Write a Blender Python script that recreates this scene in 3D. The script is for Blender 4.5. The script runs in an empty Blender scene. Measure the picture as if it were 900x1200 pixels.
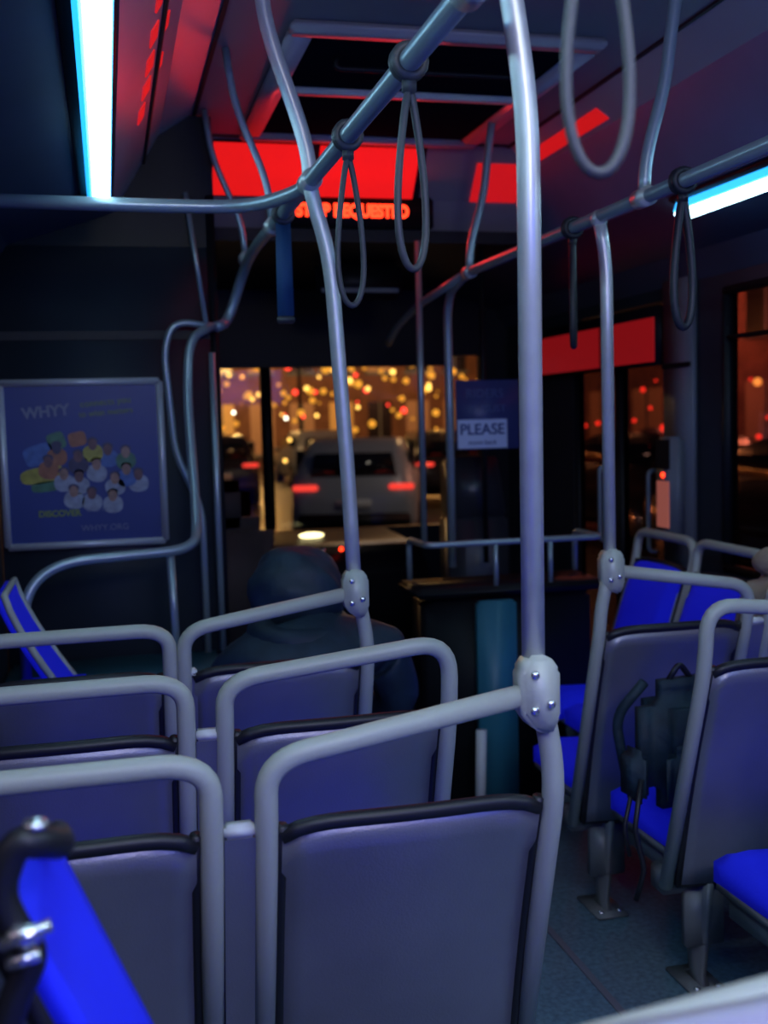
import bpy, bmesh, math, random
from mathutils import Vector, Matrix
random.seed(7)
sc = bpy.context.scene
sc.view_settings.view_transform = 'Standard'

# ------------------------------------------------------------------ materials
def mat(name, col, rough=.5, metal=0., emit=None, es=0., noise=0., nscale=8., bump=0., bscale=60., spec=.5, coat=0.):
    m = bpy.data.materials.new(name); m.use_nodes = True
    nt = m.node_tree; p = nt.nodes['Principled BSDF']
    p.inputs['Base Color'].default_value = (*col, 1)
    p.inputs['Roughness'].default_value = rough
    p.inputs['Metallic'].default_value = metal
    p.inputs['Specular IOR Level'].default_value = spec
    p.inputs['Coat Weight'].default_value = coat
    tc = nt.nodes.new('ShaderNodeTexCoord')
    if noise > 0:
        n = nt.nodes.new('ShaderNodeTexNoise'); n.inputs['Scale'].default_value = nscale
        n.inputs['Detail'].default_value = 4
        r = nt.nodes.new('ShaderNodeValToRGB')
        r.color_ramp.elements[0].position = .3; r.color_ramp.elements[1].position = .7
        r.color_ramp.elements[0].color = (*[c*(1-noise) for c in col], 1)
        r.color_ramp.elements[1].color = (*[min(1, c*(1+noise)) for c in col], 1)
        nt.links.new(tc.outputs['Object'], n.inputs['Vector'])
        nt.links.new(n.outputs['Fac'], r.inputs['Fac'])
        nt.links.new(r.outputs['Color'], p.inputs['Base Color'])
    if bump > 0:
        n2 = nt.nodes.new('ShaderNodeTexNoise'); n2.inputs['Scale'].default_value = bscale
        b = nt.nodes.new('ShaderNodeBump'); b.inputs['Strength'].default_value = bump
        b.inputs['Distance'].default_value = .01
        nt.links.new(tc.outputs['Object'], n2.inputs['Vector'])
        nt.links.new(n2.outputs['Fac'], b.inputs['Height'])
        nt.links.new(b.outputs['Normal'], p.inputs['Normal'])
    if emit:
        p.inputs['Emission Color'].default_value = (*emit, 1)
        p.inputs['Emission Strength'].default_value = es
    return m

def glassmat(name, tint=(.8, .85, .9), gl=.1):
    m = bpy.data.materials.new(name); m.use_nodes = True
    nt = m.node_tree; nt.nodes.clear()
    o = nt.nodes.new('ShaderNodeOutputMaterial'); mx = nt.nodes.new('ShaderNodeMixShader')
    t = nt.nodes.new('ShaderNodeBsdfTransparent'); g = nt.nodes.new('ShaderNodeBsdfGlossy')
    t.inputs['Color'].default_value = (*tint, 1); g.inputs['Roughness'].default_value = .05
    mx.inputs[0].default_value = gl
    nt.links.new(t.outputs[0], mx.inputs[1]); nt.links.new(g.outputs[0], mx.inputs[2])
    nt.links.new(mx.outputs[0], o.inputs['Surface'])
    return m

M = {}
M['steel'] = mat('brushed_steel', (.68, .69, .68), .36, .45, noise=.05, nscale=30)
M['rail'] = mat('coated_rail', (.34, .42, .46), .32, .45, bump=.05, bscale=90)
M['handle'] = mat('grey_handle', (.47, .49, .42), .45, .05, bump=.06, bscale=120)
M['clamp'] = mat('clamp_casting', (.58, .59, .51), .4, .1, bump=.1, bscale=80)
M['shell'] = mat('seat_shell_plastic', (.24, .24, .29), .34, .45, noise=.12, nscale=5, bump=.08, bscale=250, spec=1.)
M['trim'] = mat('black_rubber', (.012, .012, .016), .45)
M['blue'] = mat('blue_seat_fabric', (.014, .028, 1.0), .75, emit=(.01, .012, 1), es=.13, noise=.10, nscale=28, bump=.2, bscale=300)  # weak blue emission added so cushions glow onto nearby seat shells
M['cap'] = mat('spacer_cap', (.70, .70, .70), .4)
M['capdim'] = mat('panel_cap_grey', (.40, .38, .46), .45, bump=.05)
M['under'] = mat('seat_frame_paint', (.19, .20, .20), .45, .2)
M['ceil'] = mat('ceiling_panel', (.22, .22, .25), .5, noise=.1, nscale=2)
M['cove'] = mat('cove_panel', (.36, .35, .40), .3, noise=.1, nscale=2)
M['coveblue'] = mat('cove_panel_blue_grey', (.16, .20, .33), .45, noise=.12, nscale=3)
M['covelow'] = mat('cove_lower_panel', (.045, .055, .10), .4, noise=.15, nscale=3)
M['wall'] = mat('wall_panel_dark', (.020, .028, .042), .55, noise=.2, nscale=3)
M['wallg'] = mat('wall_panel_grey', (.16, .17, .20), .5, noise=.1, nscale=4)
M['floor'] = mat('floor_rubber', (.11, .20, .25), .5, noise=.3, nscale=60, bump=.2, bscale=200)
M['black'] = mat('black_plastic', (.006, .007, .010), .5, spec=.3)
M['teal'] = mat('teal_paint', (.03, .17, .24), .45, noise=.15, nscale=4)
M['hatchglass'] = mat('hatch_dark_panel', (.006, .010, .016), .9, spec=0.)
M['tube'] = mat('lamp_diffuser', (.8, .9, 1), .5, emit=(.50, .86, 1.), es=9.)
M['tubeedge'] = mat('lamp_diffuser_edge', (.2, .6, 1), .5, emit=(.02, .40, 1.), es=1.8)
M['strap'] = mat('strap_rubber', (.07, .07, .075), .45)
M['band'] = mat('strap_webbing_blue', (.02, .08, .20), .7)
M['led'] = mat('red_led', (1, .05, .01), .5, emit=(1, .035, .008), es=4.)
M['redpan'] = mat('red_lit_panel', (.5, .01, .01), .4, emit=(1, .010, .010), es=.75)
M['redrefl'] = mat('red_reflection_glow', (.5, .01, .01), .4, emit=(1, .012, .016), es=.5)  # glowing red painted in as reflections, not real marker LEDs
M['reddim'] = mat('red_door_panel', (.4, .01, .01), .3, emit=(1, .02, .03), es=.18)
M['glass'] = glassmat('window_glass', gl=.012)
M['doorglass'] = glassmat('door_glass_tinted', (.50, .38, .38), gl=.05)
M['chrome'] = mat('chrome', (.8, .8, .82), .2, .9)
M['alu'] = mat('poster_frame_aluminium', (.6, .62, .68), .35, .3)
M['poster'] = mat('poster_blue_print', (.012, .035, .20), .4, noise=.1, nscale=3)

# ------------------------------------------------------------------ mesh builder
def fillet(pts, rad, n=7):
    pts = [Vector(p) for p in pts]; out = [pts[0]]
    for i in range(1, len(pts)-1):
        a, b, c = pts[i-1], pts[i], pts[i+1]
        d1 = min(rad, (a-b).length*.49); d2 = min(rad, (c-b).length*.49)
        p0 = b+(a-b).normalized()*d1; p2 = b+(c-b).normalized()*d2
        for k in range(n+1):
            t = k/n; out.append(p0*(1-t)**2+b*2*t*(1-t)+p2*t*t)
    out.append(pts[-1]); return out

class MB:
    def __init__(s): s.bm = bmesh.new(); s.ms = []
    def mi(s, m):
        m = M[m] if isinstance(m, str) else m
        if m not in s.ms: s.ms.append(m)
        return s.ms.index(m)
    def _merge(s, b2, m, smooth, mtx=None):
        if mtx is not None: b2.transform(mtx)
        i = s.mi(m); mp = {}
        for v in b2.verts: mp[v.index] = s.bm.verts.new(v.co)
        for f in b2.faces:
            try:
                nf = s.bm.faces.new([mp[v.index] for v in f.verts]); nf.material_index = i; nf.smooth = smooth
            except ValueError: pass
        b2.free()
    def box(s, lo, hi, m, bev=0., mtx=None, smooth=False, seg=2):
        b = bmesh.new(); bmesh.ops.create_cube(b, size=1)
        lo = Vector(lo); hi = Vector(hi); c = (lo+hi)/2; d = hi-lo
        for v in b.verts: v.co = Vector((v.co.x*d.x, v.co.y*d.y, v.co.z*d.z))+c
        if bev > 0: bmesh.ops.bevel(b, geom=b.edges[:], offset=bev, segments=seg, affect='EDGES')
        b.verts.index_update(); s._merge(b, m, smooth or bev > 0, mtx)
    def tube(s, pts, r, m, seg=12, rad=0., closed=False, r2=None, cap=True):
        P = fillet(pts, rad) if rad > 0 else [Vector(p) for p in pts]
        Q = [P[0]]
        for p in P[1:]:
            if (p-Q[-1]).length > 1e-5: Q.append(p)
        P = Q; n = len(P); b = bmesh.new(); rings = []; nrm = None
        for i, p in enumerate(P):
            if closed: t = (P[(i+1) % n]-P[i-1]).normalized()
            else: t = (P[min(i+1, n-1)]-P[max(i-1, 0)]).normalized()
            if nrm is None:
                nrm = t.cross(Vector((0, 0, 1)) if abs(t.z) < .9 else Vector((0, 1, 0))).normalized()
            nrm = (nrm-t*nrm.dot(t)).normalized(); bn = t.cross(nrm)
            rr = r if r2 is None else r+(r2-r)*i/(n-1)
            rings.append([b.verts.new(p+(nrm*math.cos(a)+bn*math.sin(a))*rr) for a in [2*math.pi*k/seg for k in range(seg)]])
        for i in range(n if closed else n-1):
            A, B = rings[i], rings[(i+1) % n]
            for k in range(seg): b.faces.new((A[k], A[(k+1) % seg], B[(k+1) % seg], B[k]))
        if not closed and cap:
            b.faces.new(rings[0][::-1]); b.faces.new(rings[-1])
        b.verts.index_update(); s._merge(b, m, True)
    def prism(s, poly, ax, a, b_, m, bev=0.):
        b = bmesh.new()
        def mk(p, t):
            if ax == 'x': return (t, p[0], p[1])
            if ax == 'y': return (p[0], t, p[1])
            return (p[0], p[1], t)
        A = [b.verts.new(mk(p, a)) for p in poly]; B = [b.verts.new(mk(p, b_)) for p in poly]
        n = len(poly); b.faces.new(A); b.faces.new(B[::-1])
        for i in range(n): b.faces.new((A[i], B[i], B[(i+1) % n], A[(i+1) % n]))
        bmesh.ops.recalc_face_normals(b, faces=b.faces[:])
        if bev > 0: bmesh.ops.bevel(b, geom=b.edges[:], offset=bev, segments=2, affect='EDGES')
        b.verts.index_update(); s._merge(b, m, bev > 0)
    def ball(s, c, r, m, seg=16, rings=10, mtx=None):
        if not hasattr(r, '__len__'): r = (r, r, r)
        b = bmesh.new(); bmesh.ops.create_uvsphere(b, u_segments=seg, v_segments=rings, radius=1)
        for v in b.verts: v.co = Vector((v.co.x*r[0], v.co.y*r[1], v.co.z*r[2]))
        if mtx is not None: b.transform(mtx)
        for v in b.verts: v.co += Vector(c)
        b.verts.index_update(); s._merge(b, m, True)
    def cyl(s, p0, p1, r, m, seg=20, r2=None): s.tube([p0, p1], r, m, seg=seg, r2=r2)
    def slab(s, fa, fb, nu, nv, m, smooth=True):
        b = bmesh.new()
        A = [[b.verts.new(fa(i/nu, j/nv)) for j in range(nv+1)] for i in range(nu+1)]
        B = [[b.verts.new(fb(i/nu, j/nv)) for j in range(nv+1)] for i in range(nu+1)]
        for i in range(nu):
            for j in range(nv):
                b.faces.new((A[i][j], A[i+1][j], A[i+1][j+1], A[i][j+1]))
                b.faces.new((B[i][j], B[i][j+1], B[i+1][j+1], B[i+1][j]))
        for i in range(nu):
            b.faces.new((A[i][0], B[i][0], B[i+1][0], A[i+1][0])); b.faces.new((A[i][nv], A[i+1][nv], B[i+1][nv], B[i][nv]))
        for j in range(nv):
            b.faces.new((A[0][j], A[0][j+1], B[0][j+1], B[0][j])); b.faces.new((A[nu][j], B[nu][j], B[nu][j+1], A[nu][j+1]))
        bmesh.ops.recalc_face_normals(b, faces=b.faces[:]); b.verts.index_update()
        s._merge(b, m, smooth)
    def obj(s, name, loc=(0, 0, 0), rotz=0., parent=None):
        me = bpy.data.meshes.new(name); s.bm.to_mesh(me); s.bm.free()
        for m in s.ms: me.materials.append(m)
        o = bpy.data.objects.new(name, me); sc.collection.objects.link(o)
        o.location = loc; o.rotation_euler = (0, 0, rotz)
        if parent: o.parent = parent
        return o

def text(body, size, loc, m, parent, rot=(math.pi/2, 0, 0), name='lettering', ext=.001, ax='CENTER', sx=1., off=0.):
    c = bpy.data.curves.new(name, 'FONT'); c.body = body; c.size = size; c.extrude = ext; c.offset = off
    c.align_x = ax; c.align_y = 'CENTER'
    c.materials.append(M[m] if isinstance(m, str) else m)
    o = bpy.data.objects.new(name, c); sc.collection.objects.link(o)
    o.location = loc; o.rotation_euler = rot; o.scale = (sx, 1, 1); o.parent = parent
    return o

XL, XR, YB, YF = -.37, 2.30, -1.7, 6.2
# ------------------------------------------------------------------ shell
b = MB(); b.box((XL-.1, YB, -.08), (XR+.1, YF+.1, 0), 'floor')
b.box((1.18, YB, .0), (1.20, 3.6, .004), 'wallg'); b.obj('floor')

b = MB()
prof = [(-.37, 2.02), (-.30, 2.12), (-.055, 2.195), (.055, 2.235), (.22, 2.50), (.34, 2.58), (1.62, 2.58),
        (1.74, 2.50), (1.895, 2.235), (2.005, 2.195), (2.23, 2.12), (2.30, 2.02)]
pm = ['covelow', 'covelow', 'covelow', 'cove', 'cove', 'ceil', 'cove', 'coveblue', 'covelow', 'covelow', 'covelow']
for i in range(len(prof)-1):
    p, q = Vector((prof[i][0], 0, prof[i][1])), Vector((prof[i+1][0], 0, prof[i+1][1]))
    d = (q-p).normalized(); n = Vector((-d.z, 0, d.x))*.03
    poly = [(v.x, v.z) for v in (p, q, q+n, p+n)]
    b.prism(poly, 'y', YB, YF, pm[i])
for x in (.345, 1.615): b.box((x-.006, YB, 2.572), (x+.006, 4.3, 2.581), 'black')
b.tube([(.165, YB, 2.405), (.165, 4.3, 2.405)], .006, 'black', seg=6)
for y in (1.2, 2.4, 4.28): b.box((.34, y-.005, 2.573), (1.62, y+.005, 2.581), 'black')
b.box((XL-.1, YB, 2.66), (XR+.1, YF, 2.7), 'black')
b.obj('ceiling')
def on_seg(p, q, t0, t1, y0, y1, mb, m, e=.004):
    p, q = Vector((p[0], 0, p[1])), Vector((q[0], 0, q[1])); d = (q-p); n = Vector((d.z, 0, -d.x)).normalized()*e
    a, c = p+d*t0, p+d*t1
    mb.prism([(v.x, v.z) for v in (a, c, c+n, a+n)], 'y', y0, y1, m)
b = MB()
on_seg(prof[6], prof[7], .45, .85, 3.6, 4.28, b, 'redrefl')  # painted red reflection along the right ceiling edge
b.obj('red_reflection_strip')
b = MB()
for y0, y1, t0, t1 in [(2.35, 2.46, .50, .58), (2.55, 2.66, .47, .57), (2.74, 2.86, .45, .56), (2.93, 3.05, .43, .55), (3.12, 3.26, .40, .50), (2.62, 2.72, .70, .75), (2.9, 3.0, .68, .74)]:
    on_seg(prof[3], prof[4], t0, t1, y0, y1, b, 'redrefl')  # glowing dashes painted as red reflections on the left cove
b.obj('red_reflection_strip')

def side_wall(name, x0, x1, openings, m='wall', zt=2.04, y0=YB, y1=YF):
    b = MB(); ys = y0
    for (a, c, z0, z1) in openings:
        if a > ys: b.box((x0, ys, -.05), (x1, a, zt), m)
        if z0 > 0: b.box((x0, a, -.05), (x1, c, z0), m)
        b.box((x0, a, z1), (x1, c, zt), m); ys = c
    b.box((x0, ys, -.05), (x1, y1, zt), m); return b.obj(name)
side_wall('wall_left', XL-.06, XL, [(-1.4, .2, .9, 1.95), (.35, 1.95, .9, 1.95), (2.1, 3.7, .9, 1.95), (4.2, 5.6, .9, 1.95)])
side_wall('wall_right', XR, XR+.06, [(-1.4, .2, .88, 1.97), (.35, 1.95, .88, 1.97), (2.1, 3.83, .88, 1.97), (4.26, 5.25, 0, 1.97)])
b = MB(); b.box((XL-.06, YB-.06, -.05), (XR+.06, YB, 2.7), 'wall'); b.obj('wall_back')
def window(n, x, y0, y1, z0, z1):
    b = MB(); t = .03
    b.box((x+.02, y0, z0), (x+.026, y1, z1), 'doorglass')
    xa, xb = sorted((x+.03, x-.0+(-.012 if x > 1 else .072)))
    for (a, c, e, f) in [(y0, y1, z0, z0+t), (y0, y1, z1-t, z1), (y0, y0+t, z0+t, z1-t), (y1-t, y1, z0+t, z1-t)]:
        b.box((xa, a, e), (xb, c, f), 'black', .006)
    b.box((xa, y0+t, z1-.20), (xb, y1-t, z1-.185), 'black', .004)
    b.obj('window_%d' % n)
k = 1
for (a, c) in [(-1.4, .2), (.35, 1.95), (2.1, 3.83)]:
    window(k, XR, a, c, .88, 1.97); k += 1
for (a, c) in [(-1.4, .2), (.35, 1.95), (2.1, 3.7), (4.2, 5.6)]:
    window(k, XL-.06, a, c, .9, 1.95); k += 1

b = MB()
b.box((XL-.06, YF, -.4), (XR+.06, YF+.08, .88), 'black')
b.box((XL-.06, YF, 1.86), (XR+.06, YF+.08, 2.7), 'black')
b.box((XL-.06, YF, .88), (-.22, YF+.08, 1.86), 'black'); b.box((2.14, YF, .88), (XR+.06, YF+.08, 1.86), 'black')
b.obj('wall_front')
b = MB(); b.box((-.215, YF+.04, .885), (2.135, YF+.046, 1.855), 'glass')
b.box((.845, YF+.0, .885), (.905, YF+.07, 1.855), 'black', .01)
b.obj('windshield')

b = MB()
b.prism([(4.30, 2.579), (4.46, 2.39), (4.52, 2.27), (6.1, 2.27), (6.1, 2.579)], 'x', .22, 1.74, 'ceil')
b.box((.20, 4.46, 2.22), (1.76, 6.15, 2.27), 'black')
b.box((.2, 6.1, 1.80), (1.9, 6.19, 2.22), 'black')
b.box((.95, 5.0, 2.05), (1.35, 5.05, 2.22), 'black', .02); b.box((.97, 4.99, 2.08), (1.33, 5.0, 2.10), 'wallg')
b.obj('bulkhead_front')
b = MB()
def onslope(x0, x1, t0, t1, m, e=.006):
    nrm = Vector((0, -.19, -.16)).normalized()*e
    P = [Vector((x, 4.30+.16*t, 2.579-.189*t)) for x, t in ((x0, t0), (x1, t0), (x1, t1), (x0, t1))]
    bb = bmesh.new(); A = [bb.verts.new(p) for p in P]; B = [bb.verts.new(p+nrm) for p in P]
    bb.faces.new(A); bb.faces.new(B)
    for i in range(4): bb.faces.new((A[i], A[(i+1) % 4], B[(i+1) % 4], B[i]))
    bmesh.ops.recalc_face_normals(bb, faces=bb.faces[:]); bb.verts.index_update(); b._merge(bb, m, False)
onslope(.42, 1.28, .04, .99, 'black', .004)
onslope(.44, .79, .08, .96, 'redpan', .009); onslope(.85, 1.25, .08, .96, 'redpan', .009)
onslope(1.50, 1.70, .30, .98, 'redrefl', .009)  # glowing patch painted as a red reflection, beside the lit panels
b.obj('red_panels_and_reflection')
b = MB(); b.box((.66, 4.44, 2.275), (1.34, 4.475, 2.40), 'black', .008)
sign = b.obj('stop_request_sign')
text('STOP REQUESTED', .068, (1.0, 4.437, 2.338), 'led', sign, sx=.84, off=.004)

b = MB()
hx0, hx1, hy0, hy1 = .60, 1.38, 3.10, 4.18
for (a, c, e, f) in [(hx0-.07, hx1+.07, hy0-.07, hy0), (hx0-.07, hx1+.07, hy1, hy1+.07), (hx0-.07, hx0, hy0, hy1), (hx1, hx1+.07, hy0, hy1)]:
    b.box((a, e, 2.55), (c, f, 2.579), 'cove', .008)
b.box((hx0, hy0, 2.568), (hx1, hy1, 2.579), 'hatchglass')
b.box((hx0, 3.60, 2.553), (hx1, 3.65, 2.575), 'cap', .004)
b.tube([(hx0+.1, hy0+.18, 2.56), (hx0+.1, hy0+.18, 2.53), (hx1-.1, hy0+.18, 2.53), (hx1-.1, hy0+.18, 2.56)], .008, 'black', rad=.02)
b.obj('roof_hatch')

def lamp(xc, s, y0, y1):
    b = MB()
    a = math.atan2(.04, .11)*s
    R = Matrix.Translation((xc, 0, 2.209)) @ Matrix.Rotation(-a, 4, 'Y')
    b.box((-.052, y0-.02, -.008), (.052, y1+.02, .008), 'black', .003, R)
    b.box((-.023, y0, -.05), (.023, y1, -.008), 'tube', 0, R)
    b.box((-.030, y0, -.04), (-.0235, y1, -.008), 'tubeedge', 0, R)
    b.box((.0235, y0, -.04), (.030, y1, -.008), 'tubeedge', 0, R)
    b.obj('ceiling_lamp')
for (a, c) in [(1.2, 3.5), (-1.6, 1.14)]:
    lamp(0.0, 1, a, c)
for (a, c) in [(2.36, 3.5), (1.2, 2.30), (-1.6, 1.14)]:
    lamp(1.95, -1, a, c)

# ------------------------------------------------------------------ seats
def seat(loc, side=1, pole=False, aisle=True, spacer=0, rotz=0.):
    b = MB(); w = .205
    def yb(t, x): return .17*(1-t)+.012*math.sin(math.pi*t)-.016*(1-(x/w)**2)
    def rnd(u, v):
        x = (u*2-1)*w
        z = .30+.60*v
        if v > .9:
            z -= .02*abs(u*2-1)**6
        return x, z
    def f1(u, v): x, z = rnd(u, v); return (x, yb(v, x), z)
    def f2(u, v): x, z = rnd(u, v); return (x, yb(v, x)+.022, z)
    def f3(u, v):
        x, z = rnd(u, v); e = min(1, 6*min(u, 1-u, v+.02, 1.02-v)); return (x*.97, yb(v, x)+.022+.035*e**.5, z*.985+.008)
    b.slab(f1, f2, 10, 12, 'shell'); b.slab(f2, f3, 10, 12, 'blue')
    tp = [(x, yb(1, x)-.004, .902-.02*abs(x/w)**6) for x in [w*(i/8-1) for i in range(17)]]
    b.tube([(p[0], p[1]+.012, p[2]) for p in tp], .013, 'trim', seg=8)
    for sx in (-1, 1):
        b.tube([(sx*w, yb(t, w)+.006, .30+.6*t) for t in [i/8 for i in range(9)]], .010, 'trim', seg=8)
    b.tube([(x, yb(0, x)+.012, .30) for x in [w*(i/4-1) for i in range(9)]], .012, 'trim', seg=8)
    S = side; r = .0178
    low = (S*-.228, .195, .29); hi = (S*-.228, .0, .90)
    zl, zr = (1.005, 1.052) if aisle else (1.01, 1.012)
    if pole:
        b.tube([low, hi, (S*-.228, -.012, zl), (S*.19, -.012, 1.072)], r, 'handle', rad=.065)
        b.tube([(S*.228, .195, .29), (S*.228, 0, .90), (S*.224, -.005, .97), (S*.205, -.01, 1.06)], r, 'handle', rad=.04)
        P = [(-.031, 1.045), (-.031, 1.11), (-.015, 1.132), (.015, 1.132), (.031, 1.11), (.031, 1.035), (.016, 1.008), (-.012, 1.018)]
        b.prism([(S*.197+p[0], p[1]) for p in P], 'y', -.037, .015, 'clamp', .006)
        for (dx, dz) in ((-.012, 1.105), (.013, 1.058), (-.013, 1.05)):
            b.ball((S*.197+dx, -.038, dz), (.008, .006, .008), 'chrome', 10, 6)
    else:
        b.tube([low, hi, (S*-.228, -.012, zl), (S*.228, -.012, zr), (S*.228, 0, .90), (S*.228, .195, .29)], r, 'handle', rad=.075)
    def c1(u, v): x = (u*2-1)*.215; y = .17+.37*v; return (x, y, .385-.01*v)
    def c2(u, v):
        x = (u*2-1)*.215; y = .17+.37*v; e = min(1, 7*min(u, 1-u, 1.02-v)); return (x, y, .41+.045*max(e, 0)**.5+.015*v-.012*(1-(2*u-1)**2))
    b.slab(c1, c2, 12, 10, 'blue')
    b.box((-.22, .16, .355), (.22, .53, .388), 'under', .01)
    b.box((-.235, .20, .26), (.235, .27, .33), 'under', .008)
    b.box((-.20, .24, .30), (-.17, .50, .36), 'under', .004); b.box((.17, .24, .30), (.20, .50, .36), 'under', .004)
    if aisle:
        b.prism([(.16, .30), (.30, .30), (.28, .14), (.25, .03), (.30, .0), (.17, .0), (.20, .03), (.18, .16)], 'x', S*.12-.012, S*.12+.012, 'under', .003)
        b.box((S*.12-.05, .15, 0), (S*.12+.05, .31, .012), 'under', .004)
        b.box((S*.12-.055, .185, .12), (S*.12+.055, .215, .27), 'under', .004)
        for dx in (-.03, .03): b.ball((S*.12+dx, .175, .012), (.01, .01, .008), 'chrome', 8, 6)
    if spacer:
        xs = sorted((spacer*.246, spacer*.292))
        b.box((xs[0], -.002, .888), (xs[1], .028, .908), 'cap', .004)
        b.prism([(0, .888), (.02, .888), (.19, .30), (.17, .30)], 'x', xs[0], xs[1], 'shell')
    return b.obj('bus_seat', loc, rotz)

for y in (1.6, 2.13, 2.69):
    seat((-.105, y, 0), 1, False, False, spacer=1)
seat((.432, 1.6, 0), 1, True); seat((.425, 2.13, 0), 1, False); seat((.385, 2.69, 0), 1, True)
for y, dx in ((2.31, .015), (2.79, -.03), (1.78, .03)):
    seat((1.55+dx, y, 0), -1, y == 2.79, True)
    seat((2.05, y, 0), -1, False, False, spacer=-1)
seat((.432, .76, 0), 1, False, True)
for x, s in ((-.105, 1), (.432, 1), (1.55, -1), (2.04, -1)):
    seat((x, .10, 0), s, False, True)
seat((2.12, 3.50, 0), 1, False, False, rotz=math.pi/2); seat((2.12, 3.98, 0), 1, False, False, rotz=math.pi/2)

# ------------------------------------------------------------------ poles and rails
def joint(b, c, r, m='steel'):
    b.ball(c, r, m, 14, 8)
b = MB()
b.tube([(.629, 1.6, 1.08), (.633, 1.6, 1.95), (.610, 1.6, 2.12), (.56, 1.6, 2.40), (.56, 1.6, 2.578)], .0180, 'steel', rad=.09, seg=16)
b.cyl((.56, 1.6, 2.56), (.56, 1.6, 2.58), .04, 'steel'); b.obj('grab_pole')
b = MB()
b.tube([(.582, 2.685, 1.10), (.575, 2.685, 1.35), (.545, 2.685, 1.9), (.50, 2.685, 2.05), (.50, 2.685, 2.15), (.40, 2.685, 2.45), (.40, 2.685, 2.578)], .0185, 'steel', rad=.1, seg=16)
b.cyl((.40, 2.685, 2.56), (.40, 2.685, 2.58), .04, 'steel')
b.obj('grab_pole')
b = MB()
b.tube([(1.323, 2.785, 1.10), (1.32, 2.785, 1.9), (1.30, 2.785, 2.02)], .017, 'steel', rad=.08, seg=16); joint(b, (1.30, 2.785, 2.02), .024)
b.obj('grab_pole')
b = MB()
b.tube([(.5, YB+.05, 2.075), (.5, 3.7, 2.075), (.5, 4.0, 2.05), (.44, 4.05, 1.86), (.39, 3.96, 1.84)], .0185, 'rail', rad=.12, seg=16)
for y in (1.45, 2.685):
    b.cyl((.5, y-.035, 2.075), (.5, y+.035, 2.075), .026, 'steel')
b.tube([(.5, 2.70, 2.075), (.49, 2.80, 2.072), (.40, 2.99, 2.07), (.2, 3.0, 2.07), (-.37, 2.97, 2.07)], .018, 'rail', rad=.12, seg=16)
for y, r0 in ((3.95, .375), (3.3, .38), (-.2, .38)):
    b.tube([(.5, y, 2.07), (.49, y, 2.2), (r0+.02, y, 2.42), (r0, y, 2.578)], .011, 'rail', rad=.08)
    b.cyl((.5, y-.03, 2.075), (.5, y+.03, 2.075), .025, 'steel')
b.obj('overhead_rail')
b = MB()
b.tube([(1.3, YB+.05, 2.025), (1.3, 3.9, 2.025), (1.32, 4.22, 1.98), (1.33, 4.25, 1.7), (1.33, 4.25, .90)], .017, 'rail', rad=.12, seg=16)
b.tube([(1.3, 3.9, 2.025), (1.28, 4.5, 1.97), (1.25, 4.75, 1.9), (1.25, 4.9, 1.84)], .016, 'rail', rad=.1)
for y in (2.53, 3.88, .9):
    b.tube([(1.3, y, 2.02), (1.305, y, 2.12), (1.36, y, 2.30), (1.375, y, 2.42), (1.40, y, 2.578)], .0155, 'rail', rad=.08)
    b.cyl((1.3, y-.03, 2.025), (1.3, y+.03, 2.025), .024, 'steel')
b.tube([(1.3, 1.85, 2.025), (1.42, 1.95, 2.03), (1.72, 2.06, 2.05), (2.27, 2.06, 2.05)], .015, 'rail', rad=.08)
b.obj('overhead_rail')
b = MB(); b.tube([(1.262, 4.42, .97), (1.262, 4.42, 2.22)], .014, 'rail'); b.obj('grab_pole')

def strap(x, y, zr, L=.30, w=.036, ang=0., r=.0065, m='strap', band=False):
    b = MB()
    ca, sa = math.cos(ang), math.sin(ang)
    pts = [(0.0245*math.cos(a), 0, .0245*math.sin(a)) for a in [2*math.pi*k/16 for k in range(16)]]
    for dy in (-.008, .008): b.tube([(p[0], p[1]+dy, p[2]) for p in pts], .008, m, closed=True, seg=8)
    if band:
        b.prism([(-.02, -.02), (.02, -.02), (.022, -L), (-.022, -L)], 'y', -.003, .003, 'band', .001)
        b.prism([(-.02, -.02), (.02, -.02), (.022, -L), (-.022, -L)], 'y', .012, .018, 'band', .001)
        b.box((-.024, -.005, -L-.02), (.024, .02, -L), 'strap', .004)
    else:
        b.box((-.011, -.01, -.052), (.011, .01, -.024), m, .004)
        loop = []; n = 40
        for k in range(n):
            a = 2*math.pi*k/n; s = (1-math.cos(a))/2
            xx = w*math.sin(a)*(.35+.75*s); zz = -.045-(L-.045)*s
            loop.append((xx*ca, xx*sa, zz))
        b.tube(loop, r, m, closed=True, seg=8)
    b.obj('hanging_strap', (x, y, zr))
strap(.5, 1.07, 2.075, .33, .042, -.1, .0065)
strap(.5, 1.78, 2.075, .33, .034, .3)
strap(.5, 2.25, 2.075, .34, .036, .2)
strap(.5, 3.1, 2.075, .28, band=True)
M['strapdark'] = mat('strap_black', (.015, .017, .025), .5)
strap(1.3, 2.34, 2.025, .33, .034, .2, .010, 'strapdark')
strap(1.3, 2.96, 2.025, .33, .034, 1.1, .010, 'strapdark')

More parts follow.
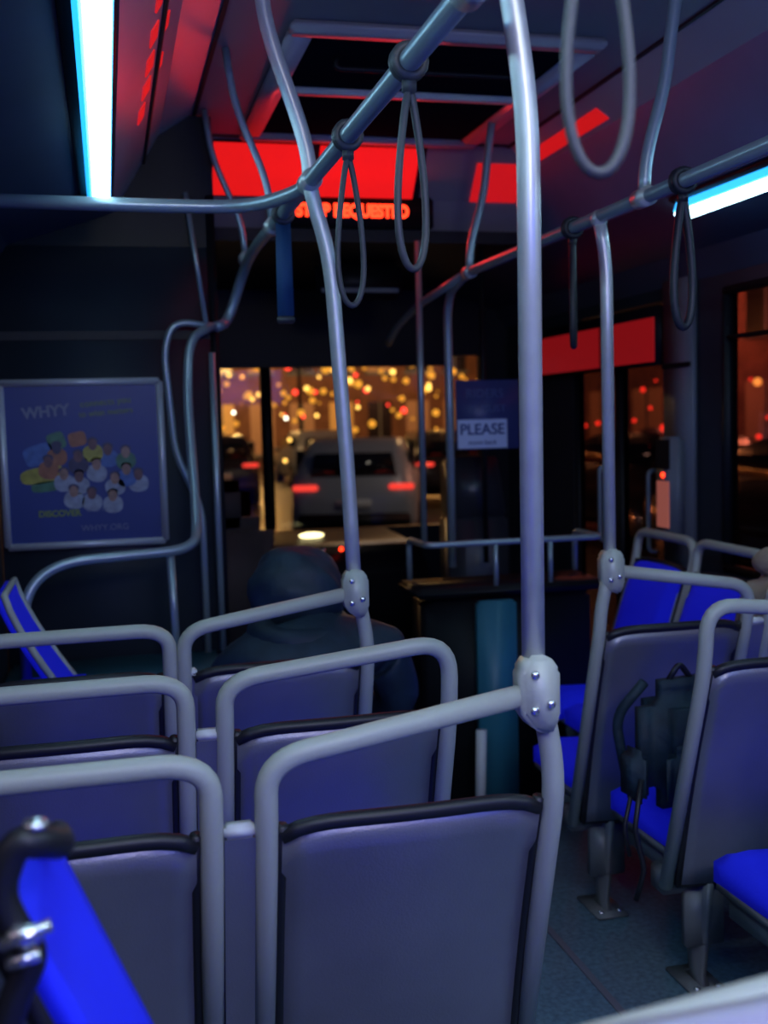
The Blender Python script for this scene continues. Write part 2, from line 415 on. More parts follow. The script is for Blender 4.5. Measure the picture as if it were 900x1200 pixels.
# ------------------------------------------------------------------ driver's partition + frame
b = MB()
b.box((XL+.005, 4.0, 0), (.39, 4.03, 2.12), 'wall', .003)
b.box((XL+.005, 3.995, 1.80), (.39, 4.0, 1.83), 'black'); b.box((.37, 3.99, 0), (.40, 4.04, 2.3), 'black', .004)
b.box((XL+.005, 4.0, 2.12), (.40, 4.03, 2.57), 'black')
b.obj('partition_driver')
b = MB()
b.tube([(.375, 3.96, 1.84), (.29, 3.93, 1.80), (.275, 3.90, 1.6), (.275, 3.70, 1.18), (.26, 3.6, 1.10), (-.17, 3.55, 1.085), (-.27, 3.50, 1.0), (-.27, 3.5, .69)], .0165, 'rail', rad=.1, seg=14)
b.tube([(.39, 3.96, 1.84), (.24, 3.96, 1.86), (.205, 3.96, 1.76), (.23, 3.96, 1.4), (.315, 3.96, 1.2), (.315, 3.94, .69)], .0125, 'rail', rad=.06)
b.tube([(.37, 3.96, 1.75), (.37, 3.96, .69)], .012, 'rail')
b.tube([(.18, 3.6, 1.09), (.19, 3.6, .69)], .013, 'rail')
b.tube([(.30, 3.96, 2.3), (.355, 3.96, 1.84)], .009, 'rail')
b.obj('partition_grab_frame')
b = MB()
b.box((XL+.01, 3.28, 0), (.36, 3.99, .69), 'teal', .015); b.box((XL+.01, 3.275, .60), (.365, 3.3, .68), 'black', .006)
b.obj('wheel_well_housing')
b = MB()
def g1(u, v): return (-.29+.17*(1-v)**1.3, 3.14+.34*u+.03*(1-v), .72+.33*v)
def g2(u, v):
    p = g1(u, v); return (p[0]-.025, p[1], p[2]-.004)
b.slab(g1, g2, 8, 8, 'blue')
b.tube([g1(0, i/8) for i in range(9)]+[g1(i/8, 1) for i in range(1, 9)]+[g1(1, 1-i/8) for i in range(1, 9)], .010, 'handle', seg=8)
b.box((-.30, 3.14, .69), (-.08, 3.52, .74), 'blue', .015)
b.obj('side_facing_seat')

b = MB(); px0, px1, pz0, pz1 = -.345, .185, 1.095, 1.655; yp = 3.975
b.box((px0, yp, pz0), (px1, yp+.02, pz1), 'poster')
for (a, c, e, f) in [(px0, px1, pz0-.012, pz0+.012), (px0, px1, pz1-.012, pz1+.012), (px0-.012, px0+.012, pz0, pz1), (px1-.012, px1+.012, pz0, pz1)]:
    b.box((a, yp-.008, e), (c, yp+.02, f), 'alu', .003)
pr = [('y', (.34, .30, .04)), ('g', (.05, .16, .09)), ('o', (.30, .11, .05)), ('w', (.26, .29, .38)), ('lb', (.05, .12, .35)), ('br', (.13, .06, .06)), ('sk', (.28, .16, .12)), ('dk', (.03, .03, .08))]
PM = {k_: mat('poster_ink_'+k_, c, .4, noise=.25, nscale=40) for k_, c in pr}
def shape(cx, cz, rx, rz, m, rot=0., n=18, lay=0, sq=2.):
    pts = []
    for i in range(n):
        a = 2*math.pi*i/n; c_, s_ = math.cos(a), math.sin(a)
        x = rx*math.copysign(abs(c_)**(2/sq), c_); z = rz*math.copysign(abs(s_)**(2/sq), s_)
        pts.append((cx+x*math.cos(rot)-z*math.sin(rot), cz+x*math.sin(rot)+z*math.cos(rot)))
    b.prism(pts, 'y', yp-.0015-.0006*lay, yp+.001, PM[m])
shape(-.22, 1.34, .075, .028, 'y', .15, lay=0, sq=3); shape(-.23, 1.41, .05, .035, 'lb', .3, sq=4); shape(-.10, 1.46, .03, .025, 'o', .2, sq=4); shape(-.17, 1.455, .03, .03, 'g', .3, sq=4); shape(-.21, 1.30, .05, .018, 'g', .1, sq=3)
people = [(-.20, 1.385, 'o', 'br'), (-.15, 1.34, 'w', 'sk'), (-.10, 1.40, 'dk', 'br'), (-.04, 1.37, 'w', 'sk'), (.0, 1.42, 'lb', 'br'), (.06, 1.35, 'lb', 'sk'), (-.10, 1.33, 'w', 'br'),
          (-.17, 1.43, 'o', 'dk'), (.02, 1.32, 'w', 'sk'), (-.12, 1.28, 'w', 'sk'), (.10, 1.33, 'w', 'br'), (.06, 1.41, 'g', 'sk'), (-.06, 1.27, 'w', 'br'), (.01, 1.26, 'w', 'sk'), (-.05, 1.44, 'y', 'br')]
for i, (x, z, c, h_) in enumerate(people):
    shape(x, z-.03, .034, .030, c, .2*((i % 3)-1), lay=1+i % 3, sq=2.5); shape(x, z, .015, .020, h_, 0, lay=4); shape(x, z+.012, .018, .014, 'dk', 0, lay=3)
post = b.obj('framed_poster')
M['ptext'] = mat('poster_text_grey', (.17, .19, .30), .5); M['ptexty'] = mat('poster_text_yellow', (.20, .26, .06), .5)
text('WHYY', .052, (-.20, yp-.003, 1.555), 'ptext', post, off=.002, rot=(math.pi/2, -.08, 0))
text('connects you', .032, (.0, yp-.003, 1.585), 'ptexty', post, rot=(math.pi/2, -.08, 0))
text('to what matters', .028, (.0, yp-.003, 1.55), 'ptexty', post, rot=(math.pi/2, -.08, 0))
text('DISCOVER', .030, (-.17, yp-.003, 1.205), 'ptexty', post, off=.001); text('local radio', .024, (-.03, yp-.003, 1.215), 'ptext', post)
text('WHYY.ORG', .030, (-.02, yp-.003, 1.15), 'ptext', post)

# ------------------------------------------------------------------ front area
b = MB()
b.prism([(5.4, .35), (5.35, .75), (5.5, .86), (6.19, .88), (6.19, 0), (5.6, 0)], 'x', XL+.01, 1.55, 'black', .02)
b.box((.0, 5.38, .80), (.5, 5.5, .93), 'black', .03)
for i in range(5): b.ball((.85+.09*i, 5.45, .855), .012, ('led' if i % 3 == 0 else 'chrome'), 8, 6)
b.ball((1.05, 5.9, .885), (.07, .03, .018), mat('dash_lamp', (1, .9, .5), .5, emit=(1, .85, .4), es=3.), 12, 8)
b.obj('dashboard')
b = MB()
c = Vector((.22, 5.10, .95)); R = Matrix.Rotation(math.radians(35), 4, 'X')
b.tube([c+R @ Vector((.23*math.cos(a), .23*math.sin(a), 0)) for a in [2*math.pi*k/32 for k in range(32)]], .014, 'trim', closed=True)
for a in (.3, 2.8, 4.7): b.tube([c+R @ Vector((.22*math.cos(a), .22*math.sin(a), 0)), c-Vector((0, 0, .02))], .01, 'trim')
b.tube([c, (.22, 5.33, .6)], .03, 'trim'); b.obj('steering_wheel')
M['dseat'] = mat('driver_seat_fabric', (.05, .035, .03), .8, noise=.2)
b = MB()
b.box((.22, 4.50, .45), (.66, 4.95, .58), 'dseat', .05, seg=4); b.box((.24, 4.42, .55), (.64, 4.54, 1.12), 'dseat', .055, seg=4)
b.box((.33, 4.42, 1.08), (.55, 4.51, 1.27), 'dseat', .045, seg=4)
b.cyl((.44, 4.72, 0), (.44, 4.72, .46), .12, 'black'); b.obj('driver_seat')

b = MB()
b.box((1.14, 3.95, 0), (1.80, 4.20, .82), 'black', .02)
b.box((1.09, 3.90, .83), (1.85, 4.22, .865), 'black', .012)
b.tube([(1.13, 4.18, .87), (1.13, 4.18, 1.03), (1.13, 3.93, 1.03), (1.83, 3.93, 1.03), (1.83, 4.18, 1.03), (1.83, 4.18, .87)], .012, 'rail', rad=.04)
for x in (1.40, 1.62): b.tube([(x, 3.93, 1.03), (x, 3.93, .865)], .010, 'rail')
b.obj('luggage_console')
b = MB(); b.box((1.30, 3.84, 0), (1.45, 3.90, .82), 'teal', .01)
b.tube([(1.28, 3.78, .36), (1.27, 3.78, .04)], .02, 'cap'); b.box((1.22, 3.72, 0), (1.34, 3.83, .03), 'cap', .008); b.obj('heater_duct_post')
M['farebox'] = mat('farebox_paint', (.05, .055, .07), .35, .3)
b = MB()
b.box((1.5, 4.75, 0), (1.76, 5.0, 1.05), 'farebox', .015); b.prism([(4.75, 1.05), (5.0, 1.05), (5.0, 1.3), (4.86, 1.32)], 'x', 1.51, 1.75, 'farebox', .01)
b.box((1.55, 4.74, .75), (1.7, 4.76, .95), 'wallg', .004); b.obj('farebox')
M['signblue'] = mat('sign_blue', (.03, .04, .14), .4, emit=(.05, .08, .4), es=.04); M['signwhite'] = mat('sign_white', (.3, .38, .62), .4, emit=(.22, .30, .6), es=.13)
M['signdim'] = mat('sign_print_dim', (.10, .13, .3), .5)
b = MB(); b.box((1.47, 4.6, 1.36), (1.76, 4.61, 1.66), 'signblue', .003); b.box((1.475, 4.595, 1.365), (1.70, 4.6, 1.49), 'signwhite')
b.tube([(1.6, 4.615, 2.22), (1.6, 4.615, .86)], .012, 'black')
sg = b.obj('notice_sign'); text('PLEASE', .066, (1.585, 4.592, 1.445), 'poster', sg, off=.001); text('move back', .03, (1.585, 4.592, 1.39), 'poster', sg)
text('RIDERS', .055, (1.60, 4.597, 1.60), 'signdim', sg)
text('MUST', .045, (1.64, 4.597, 1.535), 'signdim', sg)

b = MB()
for (a, c) in [(4.27, 4.75), (4.76, 5.24)]:
    b.box((XR+.02, a+.02, .12), (XR+.026, c-.02, 1.72), 'doorglass')
    for (e, f, g, h) in [(a, a+.022, .02, 1.78), (c-.022, c, .02, 1.78), (a+.022, c-.022, .02, .14), (a+.022, c-.022, 1.72, 1.78)]:
        b.box((XR, e, g), (XR+.05, f, h), 'black', .005)
    b.tube([(XR-.0, a+.1, .9), (XR-.04, a+.1, .9), (XR-.04, a+.1, 1.25), (XR, a+.1, 1.25)], .010, 'rail', rad=.03)
b.obj('door_1')
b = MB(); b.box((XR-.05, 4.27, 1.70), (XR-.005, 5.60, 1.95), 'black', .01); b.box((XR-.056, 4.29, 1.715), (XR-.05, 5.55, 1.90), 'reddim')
b.box((XR-.06, 4.8, 1.715), (XR-.056, 4.81, 1.90), 'black')
b.obj('door_header')
b = MB(); b.box((XR-.035, 4.02, .85), (XR-.002, 4.25, 2.04), 'wallg', .006); b.box((XR-.04, 4.02, 1.68), (XR-.034, 4.25, 1.70), 'black'); b.obj('trim_1')
M['orange'] = mat('validator_label', (.6, .15, .12), .4, emit=(.9, .25, .18), es=.22)
b = MB(); b.box((XR-.10, 4.05, .98), (XR-.037, 4.20, 1.40), 'wallg', .015, seg=3)
b.box((XR-.104, 4.07, 1.27), (XR-.099, 4.18, 1.39), 'black'); b.box((XR-.104, 4.075, 1.03), (XR-.099, 4.175, 1.22), 'orange')
b.ball((XR-.1, 4.125, 1.245), .012, 'led', 8, 6); b.obj('card_validator')

# ------------------------------------------------------------------ near objects
b = MB()
R = Matrix.Translation((.235, .70, .158)) @ Matrix.Rotation(.02, 4, 'Z')
b.box((0, -.02, .865), (.60, .022, .900), 'capdim', .010, R, seg=3); b.box((.01, -.010, -.15), (.59, .010, .87), 'shell', .004, R)
b.obj('modesty_panel')
b = MB()
def n1(u, v):
    z = .70+.36*v; return (-.078+(1.06-z)*.42-.012*(1-u)-.010*v*math.sin(math.pi*u), 1.02+.22*u, z)
def n2(u, v):
    p = n1(u, v); return (p[0]-.022, p[1], p[2]-.004)
b.slab(n1, n2, 10, 12, 'blue')
def n4(u, v): p = n2(u, v); return (p[0]-.02, p[1], p[2]-.004)
b.slab(n2, n4, 8, 12, 'trim')
b.box((.04, 1.0, .66), (.14, 1.26, .735), 'blue', .02, seg=3); b.box((-.27, 1.0, .60), (.13, 1.26, .67), 'under', .01)
b.box((-.27, 1.05, 0), (-.17, 1.2, .61), 'under', .01)
b.tube([(-.07, 1.20, 1.07), (-.058, 1.02, 1.125), (-.075, .99, 1.140), (-.094, .99, 1.142), (-.110, .99, 1.10), (-.098, .99, 1.065), (-.082, .99, 1.04), (-.104, .99, .995), (-.122, .99, .92), (-.12, 1.02, .68)], .0145, 'trim', rad=.018, seg=12)
b.ball((-.076, .99, 1.156), (.012, .012, .006), 'chrome', 12, 8)
b.ball((-.088, .974, 1.064), (.017, .010, .010), 'chrome', 12, 8); b.cyl((-.110, .972, 1.058), (-.066, .972, 1.072), .006, 'chrome')
b.cyl((-.104, .974, 1.040), (-.076, .974, 1.046), .006, 'chrome')
b.obj('folding_side_seat')

M['pack'] = mat('backpack_nylon', (.010, .028, .045), .65, noise=.3, nscale=20, bump=.4, bscale=40)
b = MB()
b.box((-.13, -.08, .0), (.13, .08, .34), 'pack', .065, seg=5); b.box((-.11, -.125, .02), (.09, -.06, .19), 'pack', .03, seg=4)
b.box((-.165, -.05, .03), (-.12, .05, .17), 'pack', .02, seg=3)
b.tube([(-.06, .07, .32), (-.12, .12, .22), (-.10, .09, .04)], .014, 'pack', rad=.05); b.tube([(-.04, -.0, .33), (0, 0, .38), (.04, 0, .33)], .008, 'trim', rad=.02)
b.tube([(-.15, -.04, .10), (-.185, -.06, -.02), (-.17, -.08, -.12), (-.19, -.07, -.2)], .007, 'trim', rad=.02)
b.tube([(-.14, .0, .10), (-.19, -.02, -.03), (-.18, -.03, -.10)], .006, 'trim', rad=.02)
b.obj('backpack', (1.43, 2.60, .465), .15)
M['tan'] = mat('tan_coat_fabric', (.30, .22, .16), .9, noise=.2, bump=.4, bscale=30)
b = MB()
def k1(u, v):
    a = (u-.5)*2; return (2.05+.17*a, 2.90+.05*math.sin(9*u)+.10*abs(v-.5)*2*(1 if v > .5 else -1), 1.0-.25*(abs(v-.5)*2)**1.6-.06*a*a+.012*math.sin(14*u+3*v))
def k2(u, v):
    p = k1(u, v); return (p[0], p[1], p[2]-.05)
b.slab(k1, k2, 24, 12, 'tan'); b.ball((2.05, 2.95, .80), (.16, .09, .2), 'tan', 20, 12)
b.ball((2.02, 2.93, 1.02), (.09, .07, .05), 'tan', 16, 10)
b.box((1.93, 2.87, .46), (2.17, 3.05, .70), 'tan', .05, seg=3)
b.obj('draped_coat', (-.05, .03, .02))

# ------------------------------------------------------------------ passenger
M['jacket'] = mat('jacket_nylon', (.012, .028, .050), .6, noise=.3, nscale=14, bump=.5, bscale=18)
M['skin'] = mat('skin', (.28, .15, .10), .5, bump=.1); M['hair'] = mat('hair_dark', (.01, .008, .008), .6, bump=.6, bscale=150)
M['jeans'] = mat('jeans', (.02, .025, .05), .85, noise=.2, nscale=40); M['shoe'] = mat('shoe', (.015, .015, .015), .5)
def skinobj(name, V, E, m, parent, root=0, sub=2):
    me = bpy.data.meshes.new(name); me.from_pydata([v[:3] for v in V], E, []); me.materials.append(M[m])
    o = bpy.data.objects.new(name, me); sc.collection.objects.link(o); o.parent = parent
    bpy.context.view_layer.objects.active = o
    sk = o.modifiers.new('Skin', 'SKIN'); sk.use_smooth_shade = True
    ss = o.modifiers.new('Sub', 'SUBSURF'); ss.levels = sub; ss.render_levels = sub
    for i, d in enumerate(me.skin_vertices[0].data):
        r = V[i][3]; d.radius = r if hasattr(r, '__len__') else (r, r)
        d.use_root = (i == root)
    return o
def passenger(loc):
    e = bpy.data.objects.new('seated_passenger', None); sc.collection.objects.link(e); e.location = loc
    V = [(0, 0, .54, (.17, .12)), (0.01, -.01, .68, (.17, .12)), (0.02, .0, .80, (.18, .12)), (0.02, .04, .89, (.16, .11)), (-.01, .08, .96, (.08, .08)),
         (-.18, .05, .885, .085), (-.25, .10, .74, .068), (-.20, .28, .63, .05), (.22, .05, .875, .085), (.28, .10, .72, .068), (.20, .28, .63, .05),
         (-.13, .34, .62, .038), (.13, .34, .62, .038)]
    E = [(0, 1), (1, 2), (2, 3), (3, 4), (3, 5), (5, 6), (6, 7), (7, 11), (3, 8), (8, 9), (9, 10), (10, 12)]
    skinobj('jacket', V, E, 'jacket', e)
    V = [(0, .02, .53, .12), (-.10, .06, .53, .085), (-.11, .40, .51, .065), (-.11, .43, .30, .05), (-.11, .42, .11, .038), (.10, .06, .53, .085), (.11, .40, .51, .065), (.11, .43, .30, .05), (.11, .42, .11, .038)]
    skinobj('trousers', V, [(0, 1), (1, 2), (2, 3), (3, 4), (0, 5), (5, 6), (6, 7), (7, 8)], 'jeans', e)
    b = MB()
    for s in (-1, 1): b.ball((s*.11, .47, .075), (.045, .13, .045), 'shoe'); b.box((s*.11-.045, .35, .03), (s*.11+.045, .60, .06), 'shoe', .01)
    b.obj('shoes', parent=e)
    for s in (-1, 1):
        base = Vector((s*.12, .36, .615)); V = [(*base, .026)]; E = []
        palm = base+Vector((-s*.03, .055, -.012)); V.append((*palm, .030)); E.append((0, 1))
        skinobj('palm', V, E, 'skin', e, sub=2)
        for j in range(4):
            off = (j-1.5)*.021; L = [.032, .038, .036, .028][j]
            p0 = palm+Vector((s*off*-1, .012, .0)); p1 = p0+Vector((0, L, -.002)); p2 = p1+Vector((0, L*.7, -.016)); p3 = p2+Vector((0, L*.35, -.02))
            skinobj('finger', [(*p0, .0095), (*p1, .0088), (*p2, .008), (*p3, .007)], [(0, 1), (1, 2), (2, 3)], 'skin', e)
        t0 = base+Vector((-s*.045, .02, -.003)); t1 = t0+Vector((-s*.03, .03, -.006)); t2 = t1+Vector((-s*.01, .028, -.01))
        skinobj('thumb', [(*t0, .012), (*t1, .010), (*t2, .008)], [(0, 1), (1, 2)], 'skin', e)
    b = MB(); R = Matrix.Translation((-.01, .16, 1.035)) @ Matrix.Rotation(math.radians(-38), 4, 'X') @ Matrix.Rotation(.12, 4, 'Y')
    bb = bmesh.new(); bmesh.ops.create_uvsphere(bb, u_segments=28, v_segments=20, radius=1)
    for v in bb.verts:
        x, y, z = v.co
        x *= .076; yy = y*.095; zz = z*.118
        if z < 0: x *= 1-.28*(-z)**1.5; yy = yy*(1-.18*(-z)) + (.02*(-z) if y > 0 else 0)
        if y > .85 and -.25 < z < .12: yy += .018*(1-abs(x)/.03) if abs(x) < .03 else 0
        if y > .6 and .02 < z < .25 and .018 < abs(x) < .05: yy -= .006
        v.co = (x, yy, zz)
    bb.verts.index_update(); b._merge(bb, 'skin', True, R)
    b.tube([R @ Vector((0, -.01, -.06)), (0, .08, .93)], .055, 'skin', seg=16)
    for s in (-1, 1):
        b.ball(R @ Vector((s*.077, .0, -.005)), (.01, .02, .032), 'skin', 12, 8); b.ball(R @ Vector((s*.03, .083, .015)), .011, 'cap', 10, 8)
        b.ball(R @ Vector((s*.03, .092, .015)), .005, 'hair', 8, 6); b.tube([R @ Vector((s*.016, .094, .038)), R @ Vector((s*.045, .084, .038))], .004, 'hair')
    b.tube([R @ Vector((-.024, .090, -.058)), R @ Vector((0, .098, -.056)), R @ Vector((.024, .090, -.058))], .006, mat('lips', (.3, .1, .09), .5), rad=.01)
    bb = bmesh.new(); bmesh.ops.create_uvsphere(bb, u_segments=28, v_segments=20, radius=1)
    for v in bb.verts:
        x, y, z = v.co
        if y > .2 and z < .55: y = .2-.15*(y-.2)
        v.co = (x*.086, y*.108-.002, z*.125+.006)
    bb.verts.index_update(); b._merge(bb, 'hair', True, R)
    bb = bmesh.new(); bmesh.ops.create_uvsphere(bb, u_segments=36, v_segments=24, radius=1)
    for v in bb.verts:
        x, y, z = v.co
        f = 1+.035*math.sin(5*x+7*z)+.02*math.sin(15*z+4*y)
        if y > .62: y = 1.24-y-.1
        flare = 1+.25*max(0, -z)**2
        v.co = (x*.135*f*flare, y*.135*f-.02, z*.132*f+.0)
    bb.verts.index_update(); b._merge(bb, 'jacket', True, R)
    b.tube([(.11*math.cos(a)-.01, .075+.10*math.sin(a), .945+.02*math.sin(a)) for a in [2*math.pi*k/20 for k in range(20)]], .045, 'jacket', closed=True)
    b.obj('head', parent=e)
passenger((.515, 2.97, -.03))

# ------------------------------------------------------------------ outside
M['road'] = mat('asphalt', (.05, .05, .055), .35, noise=.3, nscale=3, bump=.2)
M['carpaint'] = mat('car_paint_silver', (.45, .45, .47), .35, .2); M['cardark'] = mat('car_paint_dark', (.05, .04, .04), .25, .4)
M['carglass'] = mat('car_glass', (.01, .01, .015), .1); M['tyre'] = mat('tyre', (.01, .01, .01), .8)
M['tail'] = mat('tail_light', (.8, .02, .01), .3, emit=(1, .05, .03), es=1.6); M['head'] = mat('head_light', (1, .9, .7), .3, emit=(1, .85, .6), es=12.)
M['brick'] = mat('brick_wall', (.22, .10, .07), .8, noise=.3, nscale=2)
M['litwin'] = mat('lit_window', (.8, .5, .2), .5, emit=(1, .42, .08), es=.24); M['litwin2'] = mat('dim_window', (.5, .3, .2), .5, emit=(1, .35, .12), es=.08)
M['darkwin'] = mat('dark_window', (.01, .01, .015), .2)
M['warm'] = mat('warm_bulb', (1, .6, .2), .5, emit=(1, .48, .08), es=5.); M['amber'] = mat('amber_bulb', (1, .5, .1), .5, emit=(1, .38, .03), es=1.5)
M['whiteb'] = mat('white_bulb', (1, 1, 1), .5, emit=(1, .88, .6), es=10.)
M['redb'] = mat('red_bulb', (1, .1, .1), .5, emit=(1, .04, .02), es=5.)
b = MB(); b.box((-40, -20, -.5), (60, 90, -.36), 'road')
b.obj('ground')
def car(loc, rot, paint):
    b = MB()
    S = [(-2.25, .70, .45, .80, .60, .82), (-2.2, .85, .30, .95, .66, 1.0), (-1.9, .90, .25, 1.0, .66, 1.50), (-1.2, .92, .24, 1.02, .68, 1.60), (0, .92, .24, 1.0, .68, 1.58),
         (.55, .92, .24, .98, .66, 1.45), (1.2, .92, .24, .95, .72, 1.0), (1.9, .90, .26, .88, .7, .90), (2.25, .75, .42, .75, .6, .78)]
    bb = bmesh.new(); rg = []
    for (y, w, z0, zb, wr, zr) in S:
        rg.append([bb.verts.new(p) for p in [(-w*.9, y, z0), (-w, y, z0+.15), (-w, y, zb), (-wr, y, zr-.03), (-wr*.85, y, zr), (wr*.85, y, zr), (wr, y, zr-.03), (w, y, zb), (w, y, z0+.15), (w*.9, y, z0)]])
    for i in range(len(rg)-1):
        for k_ in range(10): bb.faces.new((rg[i][k_], rg[i][(k_+1) % 10], rg[i+1][(k_+1) % 10], rg[i+1][k_]))
    bb.faces.new(rg[0]); bb.faces.new(rg[-1][::-1]); bmesh.ops.recalc_face_normals(bb, faces=bb.faces[:]); bb.verts.index_update(); b._merge(bb, paint, True)
    for s in (-1, 1):
        b.prism([(-1.75, 1.05), (-1.65, 1.44), (.45, 1.40), (1.0, 1.05)], 'x', s*.80, s*.86, 'carglass', .01)
    b.prism([(-.62, 1.04), (.62, 1.04), (.55, 1.40), (-.55, 1.40)], 'y', -2.16, -2.02, 'carglass', .01)
    for s in (-1, 1):
        for y in (-1.45, 1.4):
            b.cyl((s*.72, y, .33), (s*.94, y, .33), .33, 'tyre', 24); b.cyl((s*.93, y, .33), (s*.95, y, .33), .19, 'chrome', 16)
        b.box((s*.68-.18, -2.26, .88), (s*.68+.18, -2.15, .96), 'tail', .02); b.box((s*.6-.13, 2.12, .62), (s*.6+.13, 2.25, .74), 'head', .02)
        b.box((s*.98-.08, .75, .98), (s*.98+.08, .9, 1.1), paint, .02)
    b.box((-.8, -2.32, .35), (.8, -2.2, .55), 'black', .03); b.box((-.25, -2.29, .62), (.25, -2.24, .75), 'cap', .005)
    b.obj('car', loc, rot)
car((3.95, 17.4, -.36), -.28, 'carpaint'); car((-.2, 30, -.36), math.pi, 'cardark'); car((2.4, 27, -.36), 0, 'cardark'); car((7.2, 24, -.36), -.1, 'cardark')
car((7.8, 15.5, -.36), .1, 'cardark'); car((10.5, 19, -.36), -.5, 'cardark'); car((7.2, 10.2, -.36), .05, 'cardark'); car((12, 14, -.36), -1.2, 'cardark'); car((6, 33, -.36), 0, 'carpaint')
def building(lo, hi, face, nx, nz):
    b = MB(); b.box(lo, hi, 'brick')
    for i in range(nx):
        for j in range(nz):
            q = random.random()
            if face == 'x': q = .3+q
            mm = ('litwin' if q < .4 else 'litwin2' if q < .8 else 'darkwin') if j == 0 else ('litwin' if q < .12 else 'litwin2' if q < .4 else 'darkwin')
            z = lo[2]+.6+j*3.2; zt = z+2.0
            if face == 'y':
                w = (hi[0]-lo[0])/nx; x = lo[0]+w*(i+.2)
                b.box((x, lo[1]-.05, z), (x+w*.6, lo[1]-.02, zt), mm); b.box((x-.1, lo[1]-.15, z-.12), (x+w*.6+.1, lo[1], z), 'wallg')
                b.box((x+w*.3-.04, lo[1]-.08, z), (x+w*.3+.04, lo[1]-.04, zt), 'wallg')
            else:
                w = (hi[1]-lo[1])/nx; y = lo[1]+w*(i+.2)
                b.box((lo[0]-.05, y, z), (lo[0]-.02, y+w*.6, zt), mm); b.box((lo[0]-.15, y-.1, z-.12), (lo[0], y+w*.6+.1, z), 'wallg')
                b.box((lo[0]-.08, y+w*.3-.04, z), (lo[0]-.04, y+w*.3+.04, zt), 'wallg')
    b.box((lo[0]-.2, lo[1]-.2, hi[2]), (hi[0]+.2, hi[1]+.2, hi[2]+.4), 'wallg'); b.obj('building')
building((-14, 44, -.36), (34, 54, 14), 'y', 30, 4); building((16, 4, -.36), (26, 42, 12), 'x', 12, 3)
def street_lamp(x, y, h, m='warm', d=-1):
    b = MB(); b.cyl((0, 0, 0), (0, 0, .6), .14, 'black', r2=.09); b.tube([(0, 0, .5), (0, 0, h), (d*1.2, 0, h+.35)], .06, 'black', rad=.6)
    b.box((d*1.2-.3, -.12, h+.28), (d*1.2+.3, .12, h+.42), 'black', .03); b.ball((d*1.2, 0, h+.26), (.2, .12, .09), m)
    b.obj('street_lamp', (x, y, -.36))
street_lamp(1.2, 30, 5.2); street_lamp(9, 22, 5.2); street_lamp(6.5, 38, 6, 'whiteb'); street_lamp(13.5, 16, 5, 'warm'); street_lamp(3.5, 36, 5)
b = MB()
for i in range(110):
    y = random.uniform(22, 40); t = random.uniform(.09, .36); z = random.triangular(-.012, .058, .034)*y
    b.ball((t*y, y, 1.5+z), random.uniform(.025, .10), random.choice(['warm', 'amber', 'amber', 'amber', 'amber', 'warm', 'amber', 'amber', 'redb', 'amber', 'amber', 'whiteb' if i % 3 == 0 else 'amber']), 8, 6)
for i in range(6): b.tube([(2+i*.3, 24+i*3, 4.4), (8, 24+i*3, 3.4), (14, 24+i*3, 4.6)], .01, 'black')
b.obj('festoon_lights')
b = MB()
for i in range(42):
    y = random.uniform(13, 34); t = random.choice([random.uniform(.44, .54), random.uniform(.6, .68), random.uniform(.1, .35)]); z = random.uniform(-.035, .045)*y
    b.ball((t*y, y, 1.5+z), random.uniform(.025, .06), random.choice(['redb', 'redb', 'redb', 'warm']), 8, 6)
b.ball((9.2, 14.8, 1.5-.5), .09, 'whiteb', 10, 8)
b.obj('distant_traffic_lights')

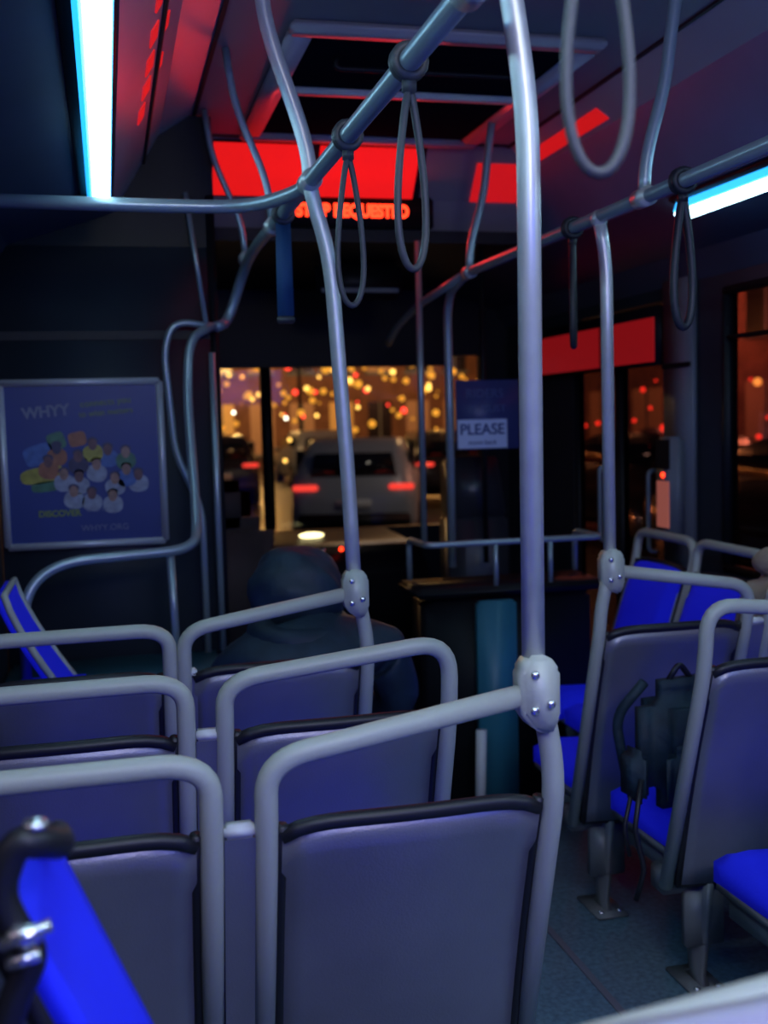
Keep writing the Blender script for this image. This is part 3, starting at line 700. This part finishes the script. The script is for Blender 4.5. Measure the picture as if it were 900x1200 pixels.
def pl(loc, col, e, r=.2):
    l = bpy.data.lights.new('street_glow', 'POINT'); l.energy = e; l.color = col; l.shadow_soft_size = r
    o = bpy.data.objects.new('street_and_fill_glow', l); sc.collection.objects.link(o); o.location = loc
pl((1.0, 29.5, 5), (1, .55, .2), 400); pl((8, 21.5, 5), (1, .5, .18), 300); pl((12.3, 15.5, 4.6), (1, .34, .18), 450); pl((5, 40, 4), (1, .48, .12), 800)
pl((4.6, 12.4, 2.6), (1, .8, .6), 60); pl((14.0, 26, 4.0), (1, .32, .18), 450); pl((12, 40, 4), (1, .42, .10), 400)  # first one is an added fill for the car, no street lamp there
def al(name, loc, d, col, e, sx, sy):
    l = bpy.data.lights.new(name, 'AREA'); l.energy = e; l.color = col; l.shape = 'RECTANGLE'; l.size = sx; l.size_y = sy
    o = bpy.data.objects.new(name, l); sc.collection.objects.link(o); o.location = loc
    o.rotation_euler = Vector(d).to_track_quat('-Z', 'Y').to_euler(); return o
al('stop_sign_glow', (1.0, 4.40, 2.33), (0, -1, .05), (1, .03, .02), 1.3, .7, .06)
al('cabin_strip_light', (.03, .6, 2.14), (.35, 0, -1), (.72, .90, 1), 17, .08, 4.0)
al('cabin_strip_light', (1.92, .6, 2.14), (-.35, 0, -1), (.72, .90, 1), 17, .08, 4.0)
al('rear_fill_light', (.55, -.9, 2.45), (0, 1, -.75), (1, .97, .88), 17, .5, .5)  # added fill behind the camera to brighten seat backs, no fixture
al('blue_fill_light', (.3, -.3, 1.95), (0.15, 1, -.55), (.05, .07, 1), 8, 1.0, .5)  # added unseen blue fill that tints the seat backs
al('blue_fill_light', (1.55, -.3, 1.95), (0.1, 1, -.45), (.05, .07, 1), 8, 1.0, .5)  # second added blue fill, over the right-hand rows

w = bpy.data.worlds.new('night'); sc.world = w; w.use_nodes = True
bg = w.node_tree.nodes['Background']; bg.inputs[0].default_value = (.012, .016, .035, 1); bg.inputs[1].default_value = .6

# ------------------------------------------------------------------ camera
cam = bpy.data.cameras.new('camera'); co = bpy.data.objects.new('camera', cam); sc.collection.objects.link(co)
cam.sensor_fit = 'VERTICAL'; cam.sensor_height = 36; cam.lens = 39; cam.clip_start = .02
v = Vector((.2391, .9675, -.0830)).normalized(); u = Vector((.0448, .0744, .9962)); u = (u-v*u.dot(v)).normalized(); r = v.cross(u)
m = Matrix((r, u, -v)).transposed().to_4x4(); m.translation = (0, 0, 1.5); co.matrix_world = m
cam.dof.use_dof = True; cam.dof.focus_distance = 2.1; cam.dof.aperture_fstop = 3.2
sc.camera = co
